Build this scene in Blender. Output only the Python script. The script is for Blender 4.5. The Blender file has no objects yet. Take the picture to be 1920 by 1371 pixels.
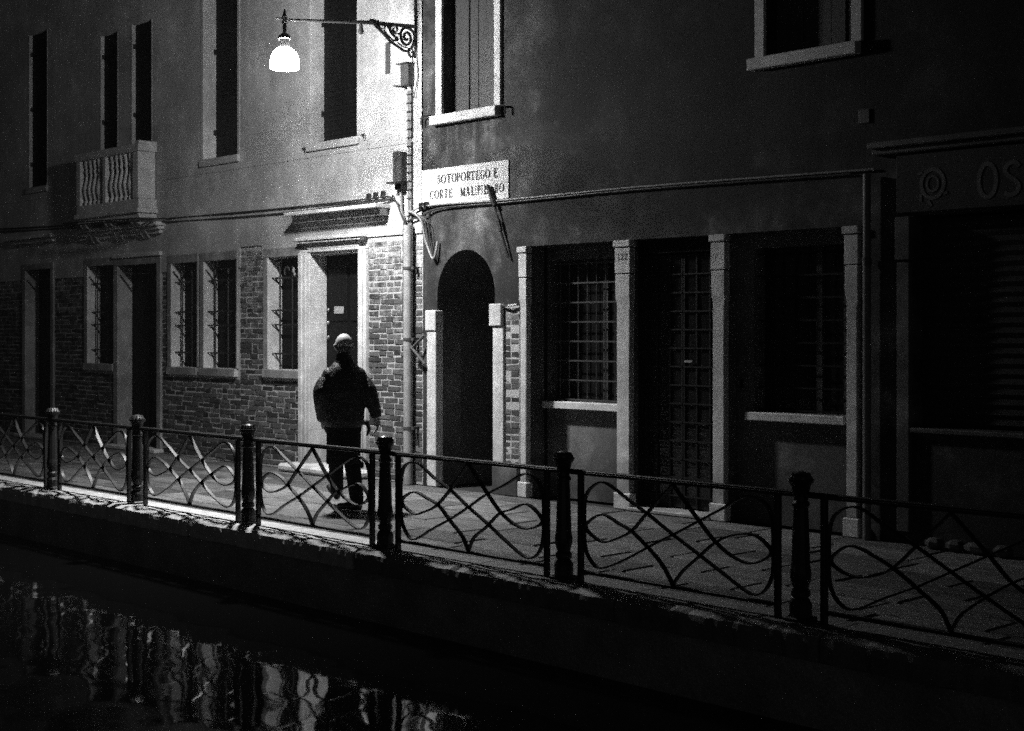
import bpy, bmesh, math, random
from math import sin, cos, pi, radians
from mathutils import Vector, Matrix
random.seed(7)
scn = bpy.context.scene
COL = scn.collection

# ------------------------------------------------------------------ camera, world, exposure
cam_d = bpy.data.cameras.new('camera'); cam = bpy.data.objects.new('camera', cam_d); COL.objects.link(cam)
cam.location = (12.28, -10.27, 1.72)
cam.rotation_euler = (radians(90), 0, radians(46.51))
cam_d.sensor_width = 36; cam_d.lens = 50.0; cam_d.shift_y = -63.5/1920
cam_d.clip_start = 0.1; cam_d.clip_end = 300
scn.camera = cam

W = bpy.data.worlds.new('World'); scn.world = W; W.use_nodes = True
wn = W.node_tree.nodes; wl = W.node_tree.links
sky = wn.new('ShaderNodeTexSky'); sky.sky_type = 'NISHITA'; sky.sun_disc = False
sky.sun_elevation = radians(4); sky.sun_rotation = radians(140)
bw = wn.new('ShaderNodeRGBToBW'); bg = wn['Background']
wl.new(sky.outputs[0], bw.inputs[0]); wl.new(bw.outputs[0], bg.inputs[0])
bg.inputs[1].default_value = 0.0045

LAMP_SIDE = 390.0      # opal bell of the street lamp
LAMP_DOWN = 190.0     # its open underside
HAZE = 0.0005

scn.view_settings.view_transform = 'Standard'; scn.view_settings.look = 'None'
scn.view_settings.exposure = 0; scn.view_settings.gamma = 1
scn.view_settings.use_curve_mapping = False
scn.cycles.use_denoising = False
scn.cycles.use_adaptive_sampling = True; scn.cycles.adaptive_threshold = 1.0; scn.cycles.adaptive_min_samples = 26
scn.cycles.max_bounces = 5; scn.cycles.diffuse_bounces = 3; scn.cycles.volume_bounces = 0
scn.cycles.sample_clamp_indirect = 1.0; scn.cycles.filter_width = 1.6
scn.cycles.caustics_reflective = False; scn.cycles.caustics_refractive = False

# ------------------------------------------------------------------ materials
def material(name, base, rough=0.8, patch=0.0, drips=None, upper_dark=0, damp=0, var=0.3, vscale=3.0, grain=0.25, gscale=90.0, streak=0.0, bump=0.3, bscale=40.0,
             bdist=0.004, stretch=(1, 1, 1), spec=0.3, rnd=0.0, metal=0.0, residue=None):
    m = bpy.data.materials.new(name); m.use_nodes = True
    N = m.node_tree.nodes; Lk = m.node_tree.links; b = N['Principled BSDF']
    b.inputs['Roughness'].default_value = rough
    b.inputs['Specular IOR Level'].default_value = spec
    b.inputs['Metallic'].default_value = metal
    geo = N.new('ShaderNodeNewGeometry')
    mp = N.new('ShaderNodeMapping'); mp.inputs['Scale'].default_value = stretch
    Lk.new(geo.outputs['Position'], mp.inputs[0])
    def noise(sc, det, rgh=0.55, src=mp):
        n = N.new('ShaderNodeTexNoise'); n.inputs['Scale'].default_value = sc
        n.inputs['Detail'].default_value = det; n.inputs['Roughness'].default_value = rgh
        Lk.new(src.outputs[0], n.inputs['Vector']); return n.outputs[0]
    def M(op, a, c):
        n = N.new('ShaderNodeMath'); n.operation = op
        for i, x in ((0, a), (1, c)):
            if hasattr(x, 'links'): Lk.new(x, n.inputs[i])
            else: n.inputs[i].default_value = x
        return n.outputs[0]
    def band(x, amp):            # 1 + amp*(x-.5)*4 , kept positive
        return M('MAXIMUM', M('MULTIPLY_ADD', M('SUBTRACT', x, 0.5), 1) if False else M('ADD', M('MULTIPLY', M('SUBTRACT', x, 0.5), amp*4), 1.0), 0.12)
    val = M('MULTIPLY', band(noise(vscale, 5), var), band(noise(gscale, 1), grain))
    if streak:
        ms = N.new('ShaderNodeMapping'); ms.inputs['Scale'].default_value = (7, 7, 0.45)
        Lk.new(geo.outputs['Position'], ms.inputs[0])
        val = M('MULTIPLY', val, band(noise(1.0, 4, 0.6, ms), streak))
    if patch:                    # washed-out and damp patches with soft ragged outlines
        for sc_, lo, hi, k_ in ((0.75, .46, .60, patch), (2.3, .52, .62, patch*.6)):
            mr = N.new('ShaderNodeMapRange'); mr.inputs[1].default_value = lo; mr.inputs[2].default_value = hi
            mr.inputs[3].default_value = 1-k_; mr.inputs[4].default_value = 1+k_
            Lk.new(noise(sc_, 7, 0.68), mr.inputs[0]); val = M('MULTIPLY', val, mr.outputs[0])
    if upper_dark:                    # darker towards the upper right; paler near the corner and below the cables
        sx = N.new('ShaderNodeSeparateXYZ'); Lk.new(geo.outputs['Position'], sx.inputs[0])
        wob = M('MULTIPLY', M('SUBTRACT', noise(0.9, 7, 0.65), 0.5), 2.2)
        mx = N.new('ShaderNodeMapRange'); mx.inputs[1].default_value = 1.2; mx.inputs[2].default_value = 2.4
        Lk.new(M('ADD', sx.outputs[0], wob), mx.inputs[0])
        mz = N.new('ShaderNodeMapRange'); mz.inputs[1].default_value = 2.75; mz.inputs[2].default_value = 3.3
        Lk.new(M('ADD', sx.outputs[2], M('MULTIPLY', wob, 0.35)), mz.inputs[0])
        val = M('MULTIPLY', val, M('SUBTRACT', 1.0, M('MULTIPLY', M('MULTIPLY', mx.outputs[0], mz.outputs[0]), upper_dark)))
    if damp:                     # rising damp along the foot of the wall
        sx = N.new('ShaderNodeSeparateXYZ'); Lk.new(geo.outputs['Position'], sx.inputs[0])
        mz = N.new('ShaderNodeMapRange'); mz.inputs[1].default_value = 0.62; mz.inputs[2].default_value = 0.12
        Lk.new(M('ADD', sx.outputs[2], M('MULTIPLY', M('SUBTRACT', noise(3.5, 6, 0.65), 0.5), 1.6)), mz.inputs[0])
        val = M('MULTIPLY', val, M('SUBTRACT', 1.0, M('MULTIPLY', mz.outputs[0], damp)))
    if drips:                    # run-off stains under the window sill: (x0, x1, z top, z bottom)
        sx = N.new('ShaderNodeSeparateXYZ'); Lk.new(geo.outputs['Position'], sx.inputs[0])
        md = N.new('ShaderNodeMapping'); md.inputs['Scale'].default_value = (9, 0, 0.5); Lk.new(geo.outputs['Position'], md.inputs[0])
        mr = N.new('ShaderNodeMapRange'); mr.inputs[1].default_value = .42; mr.inputs[2].default_value = .62
        Lk.new(noise(1.0, 5, 0.6, md), mr.inputs[0]); k_ = mr.outputs[0]
        for o_, a_, b_ in ((0, drips[0], drips[0]+.08), (0, drips[1], drips[1]-.08), (2, drips[3], drips[2]-.1), (2, drips[2], drips[2]-.01)):
            mr = N.new('ShaderNodeMapRange'); mr.inputs[1].default_value = a_; mr.inputs[2].default_value = b_
            Lk.new(sx.outputs[o_], mr.inputs[0]); k_ = M('MULTIPLY', k_, mr.outputs[0])
        val = M('MULTIPLY', val, M('SUBTRACT', 1.0, M('MULTIPLY', k_, 0.75)))
    if rnd:
        oi = N.new('ShaderNodeObjectInfo')
        val = M('MULTIPLY', val, M('ADD', M('MULTIPLY', M('SUBTRACT', oi.outputs['Random'], 0.5), rnd*2), 1.0))
    v = M('MULTIPLY', val, base)
    if residue:                  # lime residue left on the bricks, more of it higher up
        sx = N.new('ShaderNodeSeparateXYZ'); Lk.new(geo.outputs['Position'], sx.inputs[0])
        hgt = M('MULTIPLY', M('SUBTRACT', sx.outputs[2], 1.9), 0.16)
        mk = M('ADD', noise(5.5, 6, 0.7), hgt)
        mr = N.new('ShaderNodeMapRange'); mr.inputs[1].default_value = 0.53; mr.inputs[2].default_value = 0.68
        Lk.new(mk, mr.inputs[0])
        mixn = N.new('ShaderNodeMix'); mixn.data_type = 'FLOAT'
        Lk.new(mr.outputs[0], mixn.inputs[0]); Lk.new(v, mixn.inputs[2])
        Lk.new(M('MULTIPLY', val, residue), mixn.inputs[3]); v = mixn.outputs[0]
    cr = N.new('ShaderNodeCombineColor')
    for i in range(3): Lk.new(v, cr.inputs[i])
    Lk.new(cr.outputs[0], b.inputs['Base Color'])
    if bump:
        bn = N.new('ShaderNodeBump'); bn.inputs['Strength'].default_value = bump; bn.inputs['Distance'].default_value = bdist
        Lk.new(noise(bscale, 6, 0.65), bn.inputs['Height']); Lk.new(bn.outputs[0], b.inputs['Normal'])
    return m

PLASTER = material('pale_plaster', 0.50, patch=0.17, var=0.10, vscale=1.4, grain=0.24, streak=0.12, bump=0.35, bscale=24)
RENDER = material('dark_render', 0.080, damp=.4, var=0.6, vscale=2.2, grain=0.32, patch=0.6, upper_dark=0.8, drips=(.2, 1.4, 4.0, 3.45), streak=0.2, bump=0.5, bscale=26)
INFILL = material('grey_render', 0.115, damp=.35, patch=.3, var=0.14, vscale=2.2, grain=0.3, bump=0.4, bscale=30)
OLD = material('old_weathered_stone', 0.30, rough=0.7, patch=.2, streak=.15, var=0.2, vscale=6, grain=0.26, bump=0.5, bscale=24)
STONE = material('white_stone', 0.60, rough=0.65, damp=.4, patch=.12, streak=.08, var=0.16, vscale=6, grain=0.26, bump=0.3, bscale=30)
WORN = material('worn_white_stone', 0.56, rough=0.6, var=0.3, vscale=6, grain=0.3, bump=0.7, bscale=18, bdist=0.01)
MORTAR = material('lime_mortar', 0.42, var=0.12, vscale=5, grain=0.3, bump=0.4, bscale=45, bdist=0.006)
BRICKS = [material('brick_tone', t, var=0.35, vscale=16, grain=0.4, gscale=120, bump=0.9, bscale=50, bdist=0.008, rnd=0.25, residue=r)
          for t, r in ((0.09, 0.34), (0.06, 0.30), (0.13, 0.38), (0.035, 0.24))]
PAVE = material('trachyte_paving', 0.135, rough=0.55, var=0.5, vscale=3.2, grain=0.25, bump=1.0, bscale=5, bdist=0.035, stretch=(0.8, 4, 1), rnd=0.5, spec=0.2)
JOINT = material('paving_joint', 0.03, grain=0.2)
DIMKERB = material('dimmed_kerb_stone', 0.17, rough=0.6, var=0.35, vscale=6, grain=0.3, bump=0.8, bscale=18, bdist=0.01)  # kerb stone darkened for the lamp's falloff; the dimming is in its colour
QUAYW = material('wet_quay_wall', 0.32, rough=0.5, var=0.4, vscale=3, grain=0.3, bump=0.9, bscale=12, bdist=0.03)
IRON = material('black_cast_iron', 0.018, rough=0.42, var=0.3, grain=0.2, bump=0.5, bscale=70, bdist=0.002, spec=0.5)
WOODD = material('dark_wood', 0.006, rough=0.6, spec=0.12, var=0.25, vscale=6, grain=0.3, stretch=(6, 6, 0.6), bump=0.4)
SHUT = material('painted_shutter', 0.05, rough=0.6, var=0.2, grain=0.25, stretch=(5, 5, .5), bump=0.3)
BAR = material('dusty_iron_bar', 0.055, rough=.5, var=.2, grain=.3, bump=0)
BAR2 = material('dark_glazing_bar', 0.016, rough=.5, spec=.2, var=.2, grain=.3, bump=0)
METAL = material('grey_sheet_metal', 0.07, rough=0.5, var=0.2, grain=0.3, bump=0.3)
DULL = material('dull_zinc', 0.13, rough=0.5, var=0.3, vscale=7, grain=0.3, bump=0.4, bscale=14)
PIPEM = material('painted_pipe', 0.30, rough=0.5, var=0.3, vscale=7, grain=0.3, bump=0.5, bscale=14)
CABLE = material('grey_cable', 0.22, rough=0.5, var=0.3, vscale=8, grain=0.2, bump=0)
CABLED = material('black_cable', 0.03, rough=0.5, grain=0.2, bump=0)
SIGNW = material('sign_white_lime', 0.6, var=0.05, grain=0.12, bump=0.15)
INK = material('black_sign_paint', 0.03, grain=0.3, bump=0)
FADED = material('faded_sign_paint', 0.10, var=0.3, vscale=8, grain=0.4, bump=0)
COAT = material('dark_cloth', 0.013, rough=0.9, var=0.3, vscale=8, grain=0.4, bump=0.7, bscale=12, bdist=0.02, spec=0.1)
LEATHER = material('black_leather', 0.012, rough=0.5, var=0.3, vscale=9, grain=0.3, bump=0.9, bscale=9, bdist=0.03, spec=0.35)
SHOEM = material('black_shoe', 0.012, rough=0.4, grain=0.2)
SKIN = material('skin', 0.42, rough=0.5, var=0.1, vscale=12, grain=0.2, bump=0.15)
HEADSHADE = material('head_shade', 0.11, rough=0.9, var=0.3, vscale=30, grain=0.3, bump=0.3, bscale=150)
CURTAIN = material('net_curtain', 0.30, var=0.3, vscale=8, grain=0.3, stretch=(9, 9, .6), bump=0)
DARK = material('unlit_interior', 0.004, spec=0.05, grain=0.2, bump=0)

def glass_material():
    m = bpy.data.materials.new('dark_window_glass'); m.use_nodes = True
    b = m.node_tree.nodes['Principled BSDF']
    b.inputs['Base Color'].default_value = (0.012, 0.012, 0.012, 1); b.inputs['Roughness'].default_value = 0.12
    n = m.node_tree.nodes.new('ShaderNodeTexNoise'); n.inputs['Scale'].default_value = 5
    bp = m.node_tree.nodes.new('ShaderNodeBump'); bp.inputs['Strength'].default_value = 0.25; bp.inputs['Distance'].default_value = 0.02
    m.node_tree.links.new(n.outputs[0], bp.inputs['Height']); m.node_tree.links.new(bp.outputs[0], b.inputs['Normal'])
    return m
GLASS = glass_material()

def emission(name, s):
    m = bpy.data.materials.new(name); m.use_nodes = True
    N = m.node_tree.nodes; N.remove(N['Principled BSDF'])
    e = N.new('ShaderNodeEmission'); e.inputs[0].default_value = (1, 1, 1, 1); e.inputs[1].default_value = s
    m.node_tree.links.new(e.outputs[0], N['Material Output'].inputs[0]); m.cycles.emission_sampling = 'FRONT'; return m
OPAL = emission('lit_opal_glass', LAMP_SIDE)

def water_material():
    m = bpy.data.materials.new('canal_water'); m.use_nodes = True
    N = m.node_tree.nodes; Lk = m.node_tree.links; b = N['Principled BSDF']
    b.inputs['Base Color'].default_value = (0.004, 0.004, 0.004, 1); b.inputs['Roughness'].default_value = 0.04
    b.inputs['IOR'].default_value = 1.33; b.inputs['Specular IOR Level'].default_value = 0.25
    g = N.new('ShaderNodeNewGeometry')
    def wave(sc, stretch, dist, rot):
        mp = N.new('ShaderNodeMapping'); mp.inputs['Scale'].default_value = stretch; mp.inputs['Rotation'].default_value = (0, 0, rot)
        n = N.new('ShaderNodeTexNoise'); n.inputs['Scale'].default_value = sc; n.inputs['Detail'].default_value = 0.3
        Lk.new(g.outputs['Position'], mp.inputs[0]); Lk.new(mp.outputs[0], n.inputs['Vector'])
        bp = N.new('ShaderNodeBump'); bp.inputs['Strength'].default_value = 1; bp.inputs['Distance'].default_value = dist
        Lk.new(n.outputs[0], bp.inputs['Height']); return bp
    a = wave(2.1, (1, 1, 1), 0.0062, 0.3); c = wave(4.4, (1, 1.3, 1), 0.0009, 0.75)
    Lk.new(a.outputs[0], c.inputs['Normal']); Lk.new(c.outputs[0], b.inputs['Normal'])
    return m
WATER = water_material()

# ------------------------------------------------------------------ mesh building
def base_of(o):
    v = Vector((0, 0, 0))
    while o is not None: v += o.location; o = o.parent
    return v

class MB:
    def __init__(s): s.v = []; s.f = []; s.m = []
    def add(s, vs, fs, mi=0):
        n = len(s.v); s.v += [tuple(p) for p in vs]
        for f in fs: s.f.append([n+i for i in f]); s.m.append(mi)
        return s
    def box(s, x0, x1, y0, y1, z0, z1, mi=0):
        return s.add([(x, y, z) for x in (x0, x1) for y in (y0, y1) for z in (z0, z1)],
                     [(0, 1, 3, 2), (4, 6, 7, 5), (0, 4, 5, 1), (2, 3, 7, 6), (0, 2, 6, 4), (1, 5, 7, 3)], mi)
    def quad(s, a, b, c, d, mi=0): return s.add([a, b, c, d], [(0, 1, 2, 3)], mi)
    def tube(s, path, r, n=8, cap=True, mi=0):
        P = [Vector(p) for p in path]; R = r if isinstance(r, (list, tuple)) else [r]*len(P)
        rings = []; up = None
        for i, p in enumerate(P):
            t = (P[min(i+1, len(P)-1)]-P[max(i-1, 0)]).normalized()
            if up is None: up = Vector((0, 0, 1)) if abs(t.z) < 0.8 else Vector((0, 1, 0))
            a = t.cross(up).normalized(); up = a.cross(t).normalized()
            rr = R[i] if isinstance(R[i], (list, tuple)) else (R[i], R[i])
            rings.append([p + a*rr[0]*cos(2*pi*k/n) + up*rr[1]*sin(2*pi*k/n) for k in range(n)])
        vs = [q for rg in rings for q in rg]; fs = []
        for i in range(len(P)-1):
            for k in range(n): fs.append((i*n+k, i*n+(k+1) % n, (i+1)*n+(k+1) % n, (i+1)*n+k))
        if cap: fs += [tuple(range(n))[::-1], tuple((len(P)-1)*n+k for k in range(n))]
        return s.add(vs, fs, mi)
    def lathe(s, prof, c=(0, 0, 0), n=16, mi=0):
        vs = []; fs = []
        for r, z in prof: vs += [(c[0]+r*cos(2*pi*k/n), c[1]+r*sin(2*pi*k/n), c[2]+z) for k in range(n)]
        for i in range(len(prof)-1):
            for k in range(n): fs.append((i*n+k, i*n+(k+1) % n, (i+1)*n+(k+1) % n, (i+1)*n+k))
        fs += [tuple(range(n))[::-1], tuple((len(prof)-1)*n+k for k in range(n))]
        return s.add(vs, fs, mi)
    def ell(s, c, r, n=16, m=10, rot=None, mi=0):
        vs = []; fs = []
        for i in range(m+1):
            a = pi*i/m
            for k in range(n):
                p = Vector((r[0]*sin(a)*cos(2*pi*k/n), r[1]*sin(a)*sin(2*pi*k/n), -r[2]*cos(a)))
                if rot: p = rot @ p
                vs.append(Vector(c)+p)
        for i in range(m):
            for k in range(n): fs.append((i*n+k, i*n+(k+1) % n, (i+1)*n+(k+1) % n, (i+1)*n+k))
        return s.add(vs, fs, mi)
    def ribbon(s, pts, w, y0, y1, closed=False, mi=0):   # flat bar following pts (x,z), w thick in the plane
        n = len(pts); vs = []
        for i, (x, z) in enumerate(pts):
            a = pts[(i-1) % n] if closed or i > 0 else pts[i]; b = pts[(i+1) % n] if closed or i < n-1 else pts[i]
            t = Vector((b[0]-a[0], b[1]-a[1])); t = t.normalized() if t.length > 1e-9 else Vector((1, 0))
            ww = (w[i] if isinstance(w, (list, tuple)) else w)/2
            nx, nz = -t.y*ww, t.x*ww
            vs += [(x+nx, y0, z+nz), (x-nx, y0, z-nz), (x-nx, y1, z-nz), (x+nx, y1, z+nz)]
        fs = []
        for i in range(n if closed else n-1):
            j = (i+1) % n
            for k in range(4): fs.append((4*i+k, 4*j+k, 4*j+(k+1) % 4, 4*i+(k+1) % 4))
        if not closed: fs += [(0, 1, 2, 3), (4*n-1, 4*n-2, 4*n-3, 4*n-4)]
        return s.add(vs, fs, mi)
    def build(s, name, mats, parent=None, bevel=0, smooth=False, kind=None):
        me = bpy.data.meshes.new(name)
        off = base_of(parent) if parent is not None else Vector((0, 0, 0))
        me.from_pydata([(v[0]-off.x, v[1]-off.y, v[2]-off.z) for v in s.v], [], s.f)
        mats = mats if isinstance(mats, (list, tuple)) else [mats]
        for m in mats: me.materials.append(m)
        me.polygons.foreach_set('material_index', s.m)
        bm = bmesh.new(); bm.from_mesh(me)
        if bevel:
            bmesh.ops.remove_doubles(bm, verts=bm.verts, dist=1e-6)
            ed = [e for e in bm.edges if len(e.link_faces) == 2 and e.calc_face_angle(0) > 0.6]
            bmesh.ops.bevel(bm, geom=ed, offset=bevel, segments=1, affect='EDGES', clamp_overlap=True)
        bmesh.ops.recalc_face_normals(bm, faces=bm.faces)
        bm.to_mesh(me); bm.free()
        if smooth:
            me.polygons.foreach_set('use_smooth', [True]*len(me.polygons)); me.set_sharp_from_angle(angle=radians(40))
        o = bpy.data.objects.new(name, me); COL.objects.link(o)
        if parent is not None: o.parent = parent
        if kind: o['kind'] = kind
        return o

def tag(o, label, cat, group=None):
    o['label'] = label; o['category'] = cat
    if group: o['group'] = group
    return o
def thing(name, loc, label, cat, group=None, rz=0):
    o = bpy.data.objects.new(name, None); COL.objects.link(o); o.location = loc; o.rotation_euler[2] = rz
    o.empty_display_size = 0.1
    return tag(o, label, cat, group)
def inst(mesh, name, loc, parent=None, scale=None, rot=None, kind=None):
    o = bpy.data.objects.new(name, mesh); COL.objects.link(o)
    o.location = Vector(loc) - (base_of(parent) if parent is not None else Vector((0, 0, 0)))
    if parent is not None: o.parent = parent
    if scale: o.scale = scale
    if rot: o.rotation_euler = rot
    return o
def copy_tree(o, parent=None):
    c = o.copy(); COL.objects.link(c)
    if parent is not None: c.parent = parent
    for ch in list(o.children): copy_tree(ch, c)
    return c
def spline(pts, n=8, closed=False):
    out = []; N = len(pts)
    for i in range(N if closed else N-1):
        g = lambda k: pts[k % N] if closed else pts[max(0, min(N-1, k))]
        p0, p1, p2, p3 = g(i-1), g(i), g(i+1), g(i+2)
        for k in range(n):
            t = k/n
            out.append(tuple(0.5*(2*b+(c-a)*t+(2*a-5*b+4*c-d)*t*t+(3*b-a-3*c+d)*t**3) for a, b, c, d in zip(p0, p1, p2, p3)))
    if not closed: out.append(tuple(pts[-1]))
    return out
def wall_cells(mb, x0, x1, z0, z1, ops, y=0.0, depth=0.2, mi=0, cell=None):
    xs = sorted({x0, x1, *[v for o in ops for v in o[:2] if x0 < v < x1]})
    zs = sorted({z0, z1, *[v for o in ops for v in o[2:4] if z0 < v < z1]})
    for i in range(len(xs)-1):
        for j in range(len(zs)-1):
            cx, cz = (xs[i]+xs[i+1])/2, (zs[j]+zs[j+1])/2
            if any(o[0] < cx < o[1] and o[2] < cz < o[3] for o in ops): continue
            mb.quad((xs[i], y, zs[j]), (xs[i+1], y, zs[j]), (xs[i+1], y, zs[j+1]), (xs[i], y, zs[j+1]), mi)
    for o in ops:
        a, b, c, d = max(o[0], x0), min(o[1], x1), max(o[2], z0), min(o[3], z1)
        if a >= b or c >= d: continue
        dp = o[4] if len(o) > 4 else depth
        if o[0] >= x0: mb.quad((a, y, c), (a, dp, c), (a, dp, d), (a, y, d), mi)
        if o[1] <= x1: mb.quad((b, y, c), (b, y, d), (b, dp, d), (b, dp, c), mi)
        if o[2] > z0: mb.quad((a, y, c), (b, y, c), (b, dp, c), (a, dp, c), mi)
        if o[3] < z1: mb.quad((a, y, d), (a, dp, d), (b, dp, d), (b, y, d), mi)

# ------------------------------------------------------------------ setting: ground, canal, quay
XL, XR = -14.0, 10.5
FY, KY = -3.21, -3.45             # fence line, outer edge of the kerb
pv = MB().box(XL, XR, -3.02, 1.2, -0.6, -0.03).build('pavement', JOINT, kind='structure')
row_d = 0.378; nrow = 8; k = 0
stone_meshes = {}
for r in range(nrow):
    y1 = 0.0-r*row_d; y0 = y1-row_d
    x = XL+0.2+random.random()*0.4
    while x < XR-0.3:
        L = random.choice((0.62, 0.74, 0.86, 0.98))
        if -12.2 < x < 9.6:
            if L not in stone_meshes:
                mm = MB().box(-L/2+.009, L/2-.009, -row_d/2+.010, row_d/2-.010, -0.09, 0.0).build('paving_stone', PAVE, pv, bevel=0.012)
                stone_meshes[L] = mm; mm.location = (0, 0, 0); o = mm
                o.location = (x+L/2, (y0+y1)/2, random.uniform(-.007, .0))
            else:
                o = inst(stone_meshes[L].data, 'paving_stone', (x+L/2, (y0+y1)/2, random.uniform(-.007, .0)), pv)
            o.rotation_euler = (random.uniform(-.006, .006), random.uniform(-.005, .005), 0)
        x += L
bank = MB().box(XL, XR, KY+.035, -3.0, -2.4, -0.17).build('canal_bank', QUAYW, kind='structure')
kerb = MB().box(XL, XR, -3.38, -3.03, -0.17, -0.14).build('kerb', JOINT, kind='structure')
x = XL+.1
while x < XR-.4:
    L = random.uniform(1.05, 1.6); n = int(L/.05); vs = []; fs = []
    ph = random.random()*9
    for i in range(n+1):
        px = x+.006+(L-.012)*i/n
        w = sum(sin(px*f_+ph*f_*.3)*a for f_, a in ((9, .005), (23, .006), (51, .005)))+random.uniform(-.006, .006)
        if i in (0, n): w += .018
        edge = KY+w-.004; chip = abs(w)*1.2+.01+random.uniform(0, .012)
        vs += [(px, -3.02, -.16), (px, -3.02, 0.004), (px, edge+.05+chip, 0.004+random.uniform(-.002, .002)), (px, edge+.012, -.012-chip*.5), (px, edge, -.05-random.uniform(0, .02)), (px, edge+.006, -.16)]
    for i in range(n):
        for q in range(6): fs.append((6*i+q, 6*i+(q+1) % 6, 6*i+6+(q+1) % 6, 6*i+6+q))
    fs += [tuple(range(6)), tuple(6*n+q for q in range(6))]
    MB().add(vs, fs).build('kerb_stone', WORN if x < 1.9 else DIMKERB, kerb)
    x += L
MB().quad((XL-1, -9.4, -.55), (XR+4.5, -9.4, -.55), (XR+4.5, -3.40, -.55), (XL-1, -3.40, -.55)).build('water', WATER, kind='structure')
MB().box(XL-1, XR+4.5, -9.5, -3.3, -2.6, -2.4).build('canal_bed', QUAYW, kind='structure')
MB().box(XL-1, XR+4.5, -13.2, -9.35, -2.4, 0.0).build('opposite_quay', PAVE, kind='structure')

# ------------------------------------------------------------------ left house: pale plaster over brick
HL = thing('plastered_house', (-6.8, 0, 0), 'long pale plastered house with exposed brick ground floor and small stone balcony', 'house')
UPW = [  # upper windows x0,x1,z0,z1
    (-9.96, -9.33, 4.06, 6.55, .07), (-7.52, -7.02, 3.50, 6.17, .07), (-6.57, -6.02, 3.50, 6.19, .07), (-4.61, -3.77, 4.05, 6.95, .21), (-2.12, -1.19, 4.03, 6.95, .21)]
GRW = [  # ground openings
    (-10.10, -9.18, 0.06, 2.72), (-7.95, -7.13, 1.24, 2.71), (-7.00, -5.85, 0.06, 2.69), (-5.46, -4.78, 1.23, 2.67), (-4.60, -3.80, 1.23, 2.67),
    (-3.06, -2.35, 1.24, 2.66), (-2.12, -1.15, 0.06, 2.66)]
RD = 0.21
mb = MB()
wall_cells(mb, XL, 0.0, 2.83, 8.0, UPW, y=-0.018, depth=RD)
wall_cells(mb, XL, -3.72, 2.56, 2.83, [(a, b, c, d) for a, b, c, d in GRW if a < -3.72], y=-0.018, depth=RD)
mb.quad((XL, -.018, 2.56), (-3.72, -.018, 2.56), (-3.72, .02, 2.56), (XL, .02, 2.56))
mb.quad((-3.72, -.018, 2.83), (0, -.018, 2.83), (0, .02, 2.83), (-3.72, .02, 2.83))
mb.quad((-3.72, -.018, 2.56), (-3.72, .02, 2.56), (-3.72, .02, 2.83), (-3.72, -.018, 2.83))
mb.box(XL, -0.001, 0.62, 0.9, 0, 8.0)
mb.box(XL, -0.001, -0.018, 0.9, 8.0, 8.04)
mb.box(XL, XL+.2, 0.0, 0.62, 0, 8.0)
mb.build('wall', PLASTER, HL)
mb = MB(); wall_cells(mb, XL, 0.0, 0, 2.83, [o for o in GRW], y=0.0, depth=RD)
mb.build('mortar_backing', MORTAR, HL)

# bricks: (x, z, length, height) list, skipping openings and their stone frames
def brick_list(x0, x1, z0, z1, skip):
    out = []; z = z0; course = 0.0670; r = 0
    while z + .05 < z1:
        h0 = .0545; r += 1
        free = [(x0, x1)]
        for k in skip:
            if k[2] < z+h0-.012 and k[3] > z+.012:
                nf = []
                for a, b in free:
                    if k[1] <= a or k[0] >= b: nf.append((a, b)); continue
                    if k[0] > a: nf.append((a, k[0]))
                    if k[1] < b: nf.append((k[1], b))
                free = nf
        for a, b in free:
            x = b-.004
            first = (r % 2)
            while x > a+.03:
                L = .115 if first else random.choice((.25, .24, .235, .22, .12, .115, .17))
                first = 0
                if x-L < a+.06: L = x-a-.003
                if L > .27: L = .15
                out.append((x-L/2, z+h0/2+random.uniform(-.005, .005), L, h0+random.uniform(-.008, .004)))
                x -= L+random.uniform(.010, .018)
        z += course
    return out
def brick_geo(rnd):
    j = lambda a: rnd.uniform(-a, a)
    vs = []
    for y, ins in ((0.02, 0), (-.0015, .0), (-.0065, .07)):
        for sx, sz in ((-1, -1), (1, -1), (1, 1), (-1, 1)):
            vs.append((sx*(.5-ins*.35)+j(.045), y+j(.003), sz*(.5-ins)+j(.11)))
    fs = []
    for r in (0, 4):
        for q in range(4): fs.append((r+q, r+(q+1) % 4, r+4+(q+1) % 4, r+4+q))
    fs.append((8, 9, 10, 11)); return vs, fs
rb = random.Random(3)
brick_var = [brick_geo(rb) for _ in range(10)]
brick_me = []
for i, (vs, fs) in enumerate(brick_var):
    for t in range(4):
        me = bpy.data.meshes.new('brick'); me.from_pydata(vs, [], fs); me.materials.append(BRICKS[t]); brick_me.append(me)
def lay_bricks(lst, parent, limit=300):
    lst = sorted(lst, key=lambda b: -b[0]); rest = MB()
    for i, (x, z, L, h) in enumerate(lst):
        t = random.choices((0, 1, 2, 3), (5, 3, 3, 1.6))[0]; v = random.randrange(10); dy = random.uniform(-.004, .0045)
        if i < limit:
            inst(brick_me[v*4+t], 'brick', (x, dy, z), parent, scale=(L, 1, h), rot=(0, random.uniform(-.02, .02), 0))
        else:
            vs, fs = brick_var[v]; rest.add([(x+p[0]*L, dy+p[1], z+p[2]*h) for p in vs], fs, t)
    if len(lst) > limit: rest.build('brickwork', BRICKS, parent, kind='stuff')
skip = [(-10.22, -9.06, 0, 2.85), (-8.06, -5.72, 1.10, 2.8), (-7.10, -5.72, 0, 2.8), (-5.58, -3.72, 1.08, 2.8), (-3.18, -2.33, 1.12, 2.85), (-2.34, -.98, 0, 2.88)]
skip.append((-3.2, -2.33, 2.64, 2.86))
lay_bricks(brick_list(-11.6, -3.72, .03, 2.56, skip) + brick_list(-3.72, -.005, .03, 2.82, skip), HL)
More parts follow.
